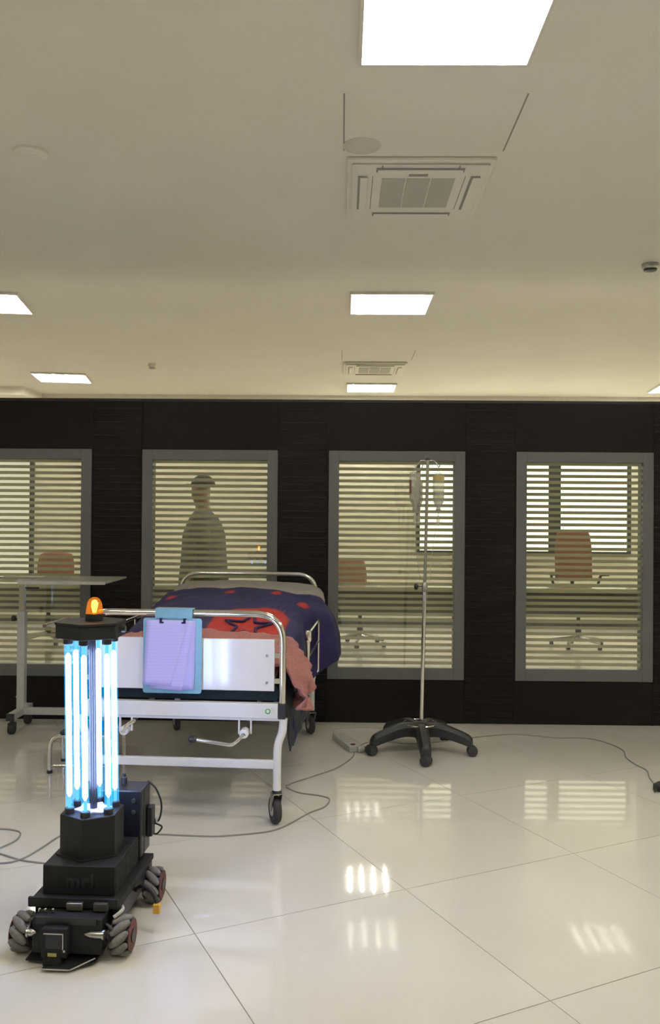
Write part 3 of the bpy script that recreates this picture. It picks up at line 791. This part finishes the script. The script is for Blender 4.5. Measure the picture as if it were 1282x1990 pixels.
obj('tower_flange', MB().prism(hexa(.124), .262, .268), M['print'], tower)
obj('reflector_star', MB().prism([(TWc[0]+(.068 if k % 2 else .048)*math.cos(k*PI/6-.19), TWc[1]+(.068 if k % 2 else .048)*math.sin(k*PI/6-.19)) for k in range(12)], .405, .410), mat('pale reflector plate', (.55,.55,.7), .25), tower)
obj('centre_pole', MB().tube([(TWc[0]+.004,TWc[1],.40),(TWc[0]+.004+TLT,TWc[1],1.03)], .0125, 16), M['pole'], rob)
head = obj('head_plate', MB().prism(hexa(.124, TLT), 1.022, 1.07), M['print'], rob, bev=.003)
obj('head_lid', MB().prism(hexa(.127, TLT), 1.07, 1.078), M['print'], head)
obj('head_port', MB().lathe([(.012,.112),(.012,.126)], 12, (TWc[0]+TLT,TWc[1],1.05), 'x'), M['black'], head)
M['uv'] = emat('ultraviolet core', (.40,.52,1.0), UV_STRENGTH)
M['uv_end'] = emat('ultraviolet tube end', (.10,.32,.95), 1.1)
def shellmat():
    m = bpy.data.materials.new('quartz tube'); m.use_nodes = True
    n, l = m.node_tree.nodes, m.node_tree.links; n.clear()
    o = n.new('ShaderNodeOutputMaterial'); t = n.new('ShaderNodeBsdfTransparent'); e = n.new('ShaderNodeEmission'); a = n.new('ShaderNodeAddShader')
    t.inputs[0].default_value = (.92,.97,1,1); e.inputs[0].default_value = (.03,.42,.85,1); e.inputs[1].default_value = .30
    l.new(t.outputs[0], a.inputs[0]); l.new(e.outputs[0], a.inputs[1]); l.new(a.outputs[0], o.inputs[0]); return m
M['quartz'] = shellmat()
for k in range(6):
    a = TA6+k*PI/3; x, y = TWc[0]+.080*math.cos(a), TWc[1]+.080*math.sin(a)
    obj('tube_socket', MB().lathe([(.0168,.405),(.0168,.422),(.015,.424)], 14, (x,y,0)), M['black'], tower)
    obj('tube_socket', MB().lathe([(.015,1.000),(.0168,1.002),(.0168,1.022)], 14, (x+TLT,y,0)), M['black'], head)
    tb = obj('ultraviolet_tube', MB().tube([(x,y,.424),(x+TLT,y,1.0)], .0138, 16, caps=False), M['quartz'], rob)
    obj('tube_core', MB().tube([(x+TLT*.07,y,.462),(x+TLT*.09,y,.474),(x+TLT*.93,y,.958),(x+TLT*.94,y,.968)], [.003,.0092,.0092,.003], 12), M['uv'], tb)
    for z0, z1 in ((.424,.462),(.968,1.0)): obj('electrode', MB().tube([(x+TLT*(z0-.424)/.576,y,z0),(x+TLT*(z0-.424)/.576,y,z1)], .006, 8), M['uv_end'], tb)
bc = (TWc[0]+.008+TLT, TWc[1]+.01)
bb = obj('beacon', MB().lathe([(.031,1.078),(.032,1.082),(.032,1.102),(.029,1.104)], 22, (*bc,0)), M['black'], rob)
def ambermat():
    m = bpy.data.materials.new('amber dome'); m.use_nodes = True
    n, l = m.node_tree.nodes, m.node_tree.links; n.clear()
    o = n.new('ShaderNodeOutputMaterial'); t = n.new('ShaderNodeBsdfTransparent'); t.inputs[0].default_value = (1,.52,.10,1)
    e = n.new('ShaderNodeEmission'); e.inputs[0].default_value = (1,.34,.02,1); e.inputs[1].default_value = .22
    g = n.new('ShaderNodeBsdfGlossy'); g.inputs['Roughness'].default_value = .1
    a = n.new('ShaderNodeAddShader'); mx = n.new('ShaderNodeMixShader'); mx.inputs[0].default_value = .08
    l.new(t.outputs[0], a.inputs[0]); l.new(e.outputs[0], a.inputs[1]); l.new(a.outputs[0], mx.inputs[1]); l.new(g.outputs[0], mx.inputs[2]); l.new(mx.outputs[0], o.inputs[0]); return m
obj('beacon_dome', MB().lathe([(.030,1.104),(.029,1.12),(.025,1.142),(.018,1.155),(.008,1.161),(.001,1.162)], 22, (*bc,0)), ambermat(), bb)
obj('beacon_lamp', MB().lathe([(.006,1.106),(.009,1.118),(.012,1.132),(.009,1.148),(.002,1.152)], 14, (*bc,0)), emat('beacon filament glow', (1,.72,.22), 7), bb)
obj('beacon_screw', MB().lathe([(.004,.03),(.004,.042)], 8, (bc[0],bc[1]-.01,1.10), 'x'), M['red'], bb)
# control box at the rear
cbx = obj('control_box', B(-.112,.128,.150,.268,.18,.43), M['blackmetal'], rob, bev=.006)
for z in (.392, .350): obj('push_button', MB().lathe([(.007,.143),(.008,.146),(.008,.150)], 12, (.098,0,z), 'y'), M['steel'], cbx)
obj('box_groove', B(.1275,.1292,.185,.195,.19,.42), M['rubber'], cbx)
obj('antenna_knob', MB().lathe([(.012,.43),(.012,.452),(.007,.456),(.007,.466),(.003,.468)], 12, (.035,.235,0)), M['black'], cbx)
obj('side_adapter', B(.129,.150,.215,.262,.235,.345), M['black'], cbx, bev=.003)
obj('box_cable', MB().tube(smooth([(.12,.262,.432),(.15,.27,.40),(.172,.27,.34),(.165,.265,.285),(.15,.262,.272),(.178,.255,.26),(.16,.25,.235),(.14,.25,.24)], 6), .0035, 8), M['blackcable'], cbx)
obj('cable_clip', MB().lathe([(.007,.275),(.007,.29)], 10, (.153,.262,0)), M['steel'], cbx)
# side beams and drive
for s in (-1, 1):
    obj('side_beam', B(s*.132-.011, s*.132+.011, -.17, .25, .075, .135), M['blackmetal'], rob, bev=.003)
obj('rear_tail', B(-.09,.09,.24,.27,.05,.16), M['print'], rob, bev=.003)
for x0, x1 in ((.062,.128),(-.128,-.098)): obj('motor_shaft', MB().lathe([(.003,x0),(.012,x0+.02),(.012,x1-.006),(.016,x1-.006),(.016,x1)] if x0 > 0 else [(.016,x0),(.016,x0+.006),(.012,x0+.006),(.012,x1-.012),(.003,x1)], 14, (0,-.268,.098), 'x'), M['steel'], rob)
hub = None; rol = None
WRr = .065
for s in (-1, 1):
    for y in (-.195, .195):
        xw = s*.168 - .002
        wh = obj('mecanum_wheel', MB().lathe([(.012,-.028),(.044,-.028),(.044,.028),(.012,.028)], 24, (0,0,0), 'x'), M['blackmetal'], rob, (xw, y, WRr))
        ou = s
        obj('wheel_plate', MB().lathe([(.012,-.003),(.040,-.003),(.050,-.001),(.050,.002),(.012,.003)], 24, (ou*.031,0,0), 'x'), M['red'], wh)
        obj('wheel_plate', MB().lathe([(.012,-.003),(.048,-.003),(.048,.003),(.012,.003)], 24, (-ou*.031,0,0), 'x'), M['blackmetal'], wh)
        obj('hub_cap', MB().lathe([(.004,-.004),(.022,-.004),(.022,.004),(.004,.004)], 14, (ou*.033,0,0), 'x'), M['blackmetal'], wh)
        ang = s*(1 if y < 0 else -1)*math.radians(40)
        for k in range(9):
            a = k*2*PI/9+.2
            if rol is None:
                rol = obj('roller', MB().lathe([(.006,-.036),(.010,-.03),(.0145,-.012),(.0155,0),(.0145,.012),(.010,.03),(.006,.036)], 10, (0,0,0), 'x'), M['roller'], wh); ro = rol
            else: ro = shared('roller', rol.data, wh)
            c = Vector((0, math.cos(a), math.sin(a)))*.0495
            ro.matrix_local = Matrix.Translation(c) @ Matrix.Rotation(ang, 4, c.normalized())
        obj('drive_motor', MB().lathe([(.018,-.03),(.018,.02),(.006,.02),(.006,.03)], 14, (-s*.055,0,.0), 'x'), M['steel'], wh)
obj('motor_cable', MB().tube(smooth([(.125,-.10,.12),(.15,-.15,.135),(.16,-.19,.142),(.14,-.215,.13)], 6), .006, 8), M['strip'], rob)
obj('motor_cable', MB().tube(smooth([(.10,-.20,.10),(.125,-.235,.115),(.145,-.24,.10),(.14,-.22,.085)], 6), .005, 8), M['rubber'], rob)
pc = obj('power_lead', MB().tube(smooth([(.145,.03,.115),(.175,.0,.142),(.215,-.02,.135),(.238,-.035,.10)], 6), .008, 8), M['blackcable'], rob)
obj('yellow_connector', MB().box(.226,.250,-.048,-.026,.066,.100), M['yellow'], pc, bev=.003)

# ------------------------------------------------------------------ overbed table
ot = thing('overbed_table', 'grey white wheeled overbed table with milky top at the left edge', 'table', (-2.185, 5.80, 0))
obj('table_top', B(.12,.68,-.40,.14,1.02,1.034), M['acrylic'], ot, bev=.004)
obj('top_edge', B(.12,.68,-.405,-.400,1.017,1.036), M['greywhite'], ot)
obj('top_support', B(-.03,.45,-.03,.03,1.0,1.02), M['greywhite'], ot)
obj('tilt_handle', B(-.15,.14,.02,.10,1.016,1.034), M['steel'], ot, bev=.004)
obj('inner_post', B(-.018,.018,-.018,.018,.78,1.0), M['steel'], ot)
obj('outer_post', B(-.026,.026,-.026,.026,.13,.80), M['greywhite'], ot, bev=.003)
kn = obj('height_knob', MB().lathe([(.005,-.03),(.005,-.045),(.018,-.046),(.021,-.052),(.021,-.068),(.015,-.072)], 14, (0,0,.75), 'x'), M['black'], ot)
obj('release_lever', B(.03,.12,-.03,-.018,.955,.967), M['black'], ot)
ft = obj('foot_bar', B(-.024,.024,-.19,.155,.095,.14), M['greywhite'], ot, bev=.003)
obj('bar_cap', B(-.025,.025,-.205,-.19,.094,.141), M['black'], ft)
obj('base_beam', B(.024,.62,-.022,.022,.095,.14), M['greywhite'], ot, bev=.003)
obj('end_bar', B(.60,.645,-.18,.12,.095,.14), M['greywhite'], ot, bev=.003)
obj('brace', MB().box(-.02,.02,-.012,.012,-.1,.1, RY(-.75), (0,0,0)).__class__().box(.0,.03,-.015,.015,.14,.26, RY(-.6), (.05,0,.18)), M['greywhite'], ot)
for x in (0, .6225):
    for y in (-.165, .125):
        k = obj('caster', MB().lathe([(.012,.072),(.012,.095)], 10, (x,y,0)), M['black'], ot)
        obj('caster_wheel', MB().lathe([(.018,-.02),(.036,-.018),(.038,0),(.036,.018),(.018,.02)], 18, (x,y,.038), 'x'), M['rubber'], k)
        obj('caster_hood', B(x-.024,x+.024,y-.02,y+.026,.05,.076), M['rubber'], k, bev=.006)

# ------------------------------------------------------------------ step stool
ss = thing('step_stool', 'low chrome legged step stool beside the bed behind the robot', 'stool', (-1.45, 4.79, 0))
for y in (0, .24):
    obj('leg_frame', MB().tube(fillet([(-.19,y,.012),(-.19,y,.21),(.17,y,.21),(.17,y,.012)], .07), .0125, 12), M['chrome'], ss)
    for x in (-.19, .17): obj('rubber_foot', MB().lathe([(.016,0),(.016,.016)], 12, (x,y,0)), M['rubber'], ss)
    obj('lower_bar', MB().tube([(-.19,y,.04),(.17,y,.04)], .007, 8), M['steel'], ss)
obj('step_top', B(-.13,.11,-.02,.26,.2225,.238), M['rubber'], ss, bev=.006)

# ------------------------------------------------------------------ drip stand
IX, IY = .500, 5.33
iv = thing('drip_stand', 'tall chrome drip stand on black five star base before the wall', 'stand', (IX, IY, 0))
top = P(831, 893, Y=IY) - Vector((IX,IY,0)); mid = P(825, 1140, Y=IY) - Vector((IX,IY,0)); bot = P(818.5, 1392, Y=IY) - Vector((IX,IY,0))
WB = .062
for k in range(5):
    a = math.radians(-90+72*k+1)
    ca, sa = math.cos(a), math.sin(a)
    lg = MB()
    pts = smooth([(.02*ca,.02*sa,.135),(.12*ca,.12*sa,.145),(.22*ca,.22*sa,.122),(.30*ca,.30*sa,.095),(.325*ca,.325*sa,.075)], 4)
    vs_ = []
    for i, p in enumerate(pts):
        t = i/(len(pts)-1); hw = .042-.012*t; hh = .042-.014*t
        q = Vector((-sa, ca, 0))
        for sx_, sz_ in ((-1,-1),(1,-1),(1,.4),(.5,1),(-.5,1),(-1,.4)): vs_.append(p + q*hw*sx_ + Vector((0,0,hh*sz_)))
    n = 6; kk = len(pts)
    lg.add(vs_, [(i*n+j, i*n+(j+1)%n, (i+1)*n+(j+1)%n, (i+1)*n+j) for i in range(kk-1) for j in range(n)]+[tuple(range(n-1,-1,-1)), tuple((kk-1)*n+j for j in range(n))])
    lgo = obj('base_leg', lg, M['black'], iv)
    cx, cy = .325*ca, .325*sa
    w1 = MB()
    for s in (-1, 1): w1.lathe([(.01,s*.002),(.030,s*.003),(.033,s*.014),(.029,s*.028),(.01,s*.031)], 16, (0,0,0), 'x')
    obj('caster', w1, M['rubber'], lgo, (cx, cy, .033), a+PI/2+(1.0 if k == 0 else .35))
obj('hub', MB().lathe([(.06,.10),(.062,.165),(.045,.18),(.022,.185)], 20), M['black'], iv)
obj('hub_ring', MB().tube([(.105*math.cos(t*2*PI/28), .105*math.sin(t*2*PI/28), .176) for t in range(28)], .004, 6, closed=True), M['chrome'], iv)
obj('lower_pole', MB().tube([bot+Vector((0,0,-.02)), mid], .0125, 14), M['chrome'], iv)
obj('upper_pole', MB().tube([mid, top], .0095, 14), M['steel'], iv)
co = obj('collar', MB().lathe([(.014,-.035),(.018,-.03),(.018,.02),(.013,.028)], 16, mid), M['steel'], iv)
obj('clamp_knob', MB().lathe([(.004,-.018),(.004,-.04),(.012,-.042),(.022,-.048),(.022,-.058),(.012,-.066)], 16, mid, 'x'), M['black'], co)
obj('pole_cap', MB().lathe([(.014,-.004),(.014,.004),(.010,.008)], 14, top), M['black'], iv)
hk = []
for s, px in ((-1, 808), (1, 852)):
    p = P(px, 905, Y=IY) - Vector((IX,IY,0)); dx = p.x-top.x
    obj('hook', MB().tube(smooth([top+Vector((0,0,-.012)), top+Vector((dx*.55,0,-.008)), top+Vector((dx*.85,0,-.03)), top+Vector((dx,0,-.048)), top+Vector((dx*1.12,0,-.035))], 6), .0035, 8), M['steel'], iv)
    hk.append(top+Vector((dx,0,-.046)))
def bottle(pos, hgt, rad, lab, lm, liquid=.62, tube_to=None, a0=-PI+.05, a1=.75, h0=.42, h1=.78):
    t = thing('infusion_bottle', lab, 'bottle', (IX+pos.x, IY+pos.y, pos.z-hgt-.02), 0, 'infusion bottles on the drip stand')
    H_ = hgt
    pr = [(rad*.55,H_),(rad*.95,H_-.006),(rad,H_-.02),(rad,H_*.32),(rad*.85,H_*.22),(rad*.5,H_*.13),(rad*.38,H_*.1),(rad*.38,0.0)]
    obj('bottle_body', MB().lathe(pr, 18), M['bottle'], t)
    li = [(rad*.9,H_*liquid),(rad*.9,H_*.33),(rad*.76,H_*.23),(rad*.42,H_*.14),(rad*.3,H_*.1),(rad*.3,.004)]
    obj('liquid', MB().lathe(li, 16), M['liquid'], t)
    lb = MB(); lb.grid(lambda u, v: ((rad+.0008)*math.cos(a0+u*a1), (rad+.0008)*math.sin(a0+u*a1), H_*(h0+(h1-h0)*v)), 8, 1)
    obj('bottle_label', lb, lm, t)
    obj('cap', MB().lathe([(rad*.42,.012),(rad*.42,-.008),(rad*.2,-.012)], 12), M['steel'], t)
    obj('hanger', MB().tube([(-rad*.3,0,H_),(0,0,H_+.022),(rad*.3,0,H_)], .002, 6), M['strip'], t)
    obj('drip_chamber', MB().lathe([(.003,-.012),(.003,-.03),(.010,-.034),(.010,-.085),(.004,-.092)], 12), M['bottle'], t)
    if tube_to:
        base = Vector((IX+pos.x, IY+pos.y, pos.z-hgt-.02))
        pts = [Vector((0,0,-.09))] + [Vector(q)-base for q in tube_to]
        obj('drip_tube', MB().tube(smooth(pts, 6), .0017, 6), M['bottle'], t)
    return t
ivw = Vector((IX, IY, 0))
bottle(hk[0]+Vector((-.004,-.0,-.012)), .238, .036, 'infusion bottle with brown label, front left on the drip stand', M['brownlabel'], .6, [P(806,1020,Y=IY-.01), P(813,1110,Y=IY-.03), P(822,1130,Y=IY-.03), P(821,1200,Y=IY-.02)])
bottle(hk[1]+Vector((0,0,-.022)), .235, .036, 'infusion bottle with amber top hanging right of the drip pole', M['bottle_label'], .55, [P(848,1010,Y=IY), P(838,1090,Y=IY-.02), P(827,1180,Y=IY-.03)], -PI+.2, 2.6, .80, .95)
bottle(hk[0]+Vector((.026,.078,-.06)), .185, .026, 'smaller infusion bottle half hidden behind the left one', M['strip'], .9)
obj('rear_hook', MB().tube(smooth([top+Vector((0,0,-.012)), top+Vector((-.02,.05,-.02)), hk[0]+Vector((.026,.078,-.055))], 6), .003, 8), M['steel'], iv)

# ------------------------------------------------------------------ power strip and cables
pa, pb = P(654, 1430, Z=.02), P(688, 1456, Z=.02)
dv = (pb-pa); L = dv.length; ang = math.atan2(dv.y, dv.x)
ps = thing('power_strip', 'grey white power strip lying on the floor left of the drip stand', 'power strip', ((pa.x+pb.x)/2, (pa.y+pb.y)/2, 0), ang)
obj('strip_body', B(-L/2, L/2, -.032, .032, 0, .042), M['strip'], ps, bev=.006)
for k in range(5):
    x = -L/2+.05+k*(L-.1)/4
    obj('socket', MB().lathe([(.019,.042),(.019,.045),(.014,.045),(.012,.0435)], 14, (x,0,0)), M['greywhite'], ps)
obj('switch', B(L/2-.035,L/2-.012,-.012,.012,.042,.048), M['red'], ps)
def cable(name, pts, r, m, lab, plug=None):
    w3 = smooth([P(x, y, Z=r) for x, y in pts], 8)
    for i, p in enumerate(w3): p.z = r
    o = obj(name, MB().tube(w3, r, 8), m); tag(o, lab, 'cable', 'cables on the floor'); return o
cable('power_cable', [(688,1462),(684,1472),(655,1492),(610,1508),(575,1519),(556,1527)], .0038, M['cable'], 'grey cable running from the power strip toward the bed caster')
cable('power_cable', [(556,1530),(580,1540),(620,1546),(640,1553),(630,1568),(600,1580),(560,1602),(520,1616),(440,1624),(400,1625),(330,1622),(300,1620),(272,1612)], .0038, M['cable'], 'grey cable looping from the bed caster to the back of the robot')
cable('power_cable', [(-30,1612),(10,1611),(38,1617),(32,1632),(0,1648),(-30,1660)], .0038, M['cable'], 'short grey cable loop at the left edge of the floor')
cable('power_cable', [(-30,1650),(10,1662),(45,1672),(90,1678),(130,1684)], .0038, M['cable'], 'grey cable crossing the floor left of the robot')
cable('power_cable', [(-30,1676),(10,1677),(45,1668),(80,1648),(118,1624),(160,1608)], .0038, M['cable'], 'grey cable rising behind the robot from the left edge')
cable('power_cable', [(700,1449),(716,1442),(745,1441),(800,1445),(870,1440),(930,1432),(990,1427),(1040,1430),(1080,1434),(1140,1435),(1180,1444),(1210,1458),(1216,1472),(1235,1486),(1256,1497),(1262,1512),(1272,1524)], .0038, M['cable'], 'grey cable running from the drip stand to the right edge of the photo')
cable('power_cable', [(648,1424),(652,1416),(690,1414),(740,1415),(790,1419)], .0035, M['strip'], 'thin pale cable along the foot of the dark wall')
pl_ = P(703, 1456, Z=.02); pt = thing('power_plug', 'pale plug beside the power strip on the floor', 'plug', (pl_.x, pl_.y, 0), .4)
obj('plug_body', MB().lathe([(.012,-.03),(.019,-.025),(.021,.0),(.019,.012)], 12, (0,0,.022), 'x'), M['strip'], pt)
obj('plug_face', MB().lathe([(.017,.012),(.017,.018)], 12, (0,0,.022), 'x'), M['black'], pt)
pr_ = P(1283, 1528, Z=.02); pt = thing('cable_adapter', 'black adapter at the right edge of the floor', 'adapter', (pr_.x, pr_.y, 0), .8)
obj('adapter_body', B(-.045,.03,-.025,.025,0,.04), M['black'], pt, bev=.008)
obj('strain_relief', MB().tube([(-.045,0,.015),(-.075,.0,.008)], [.008,.005], 8), M['black'], pt)
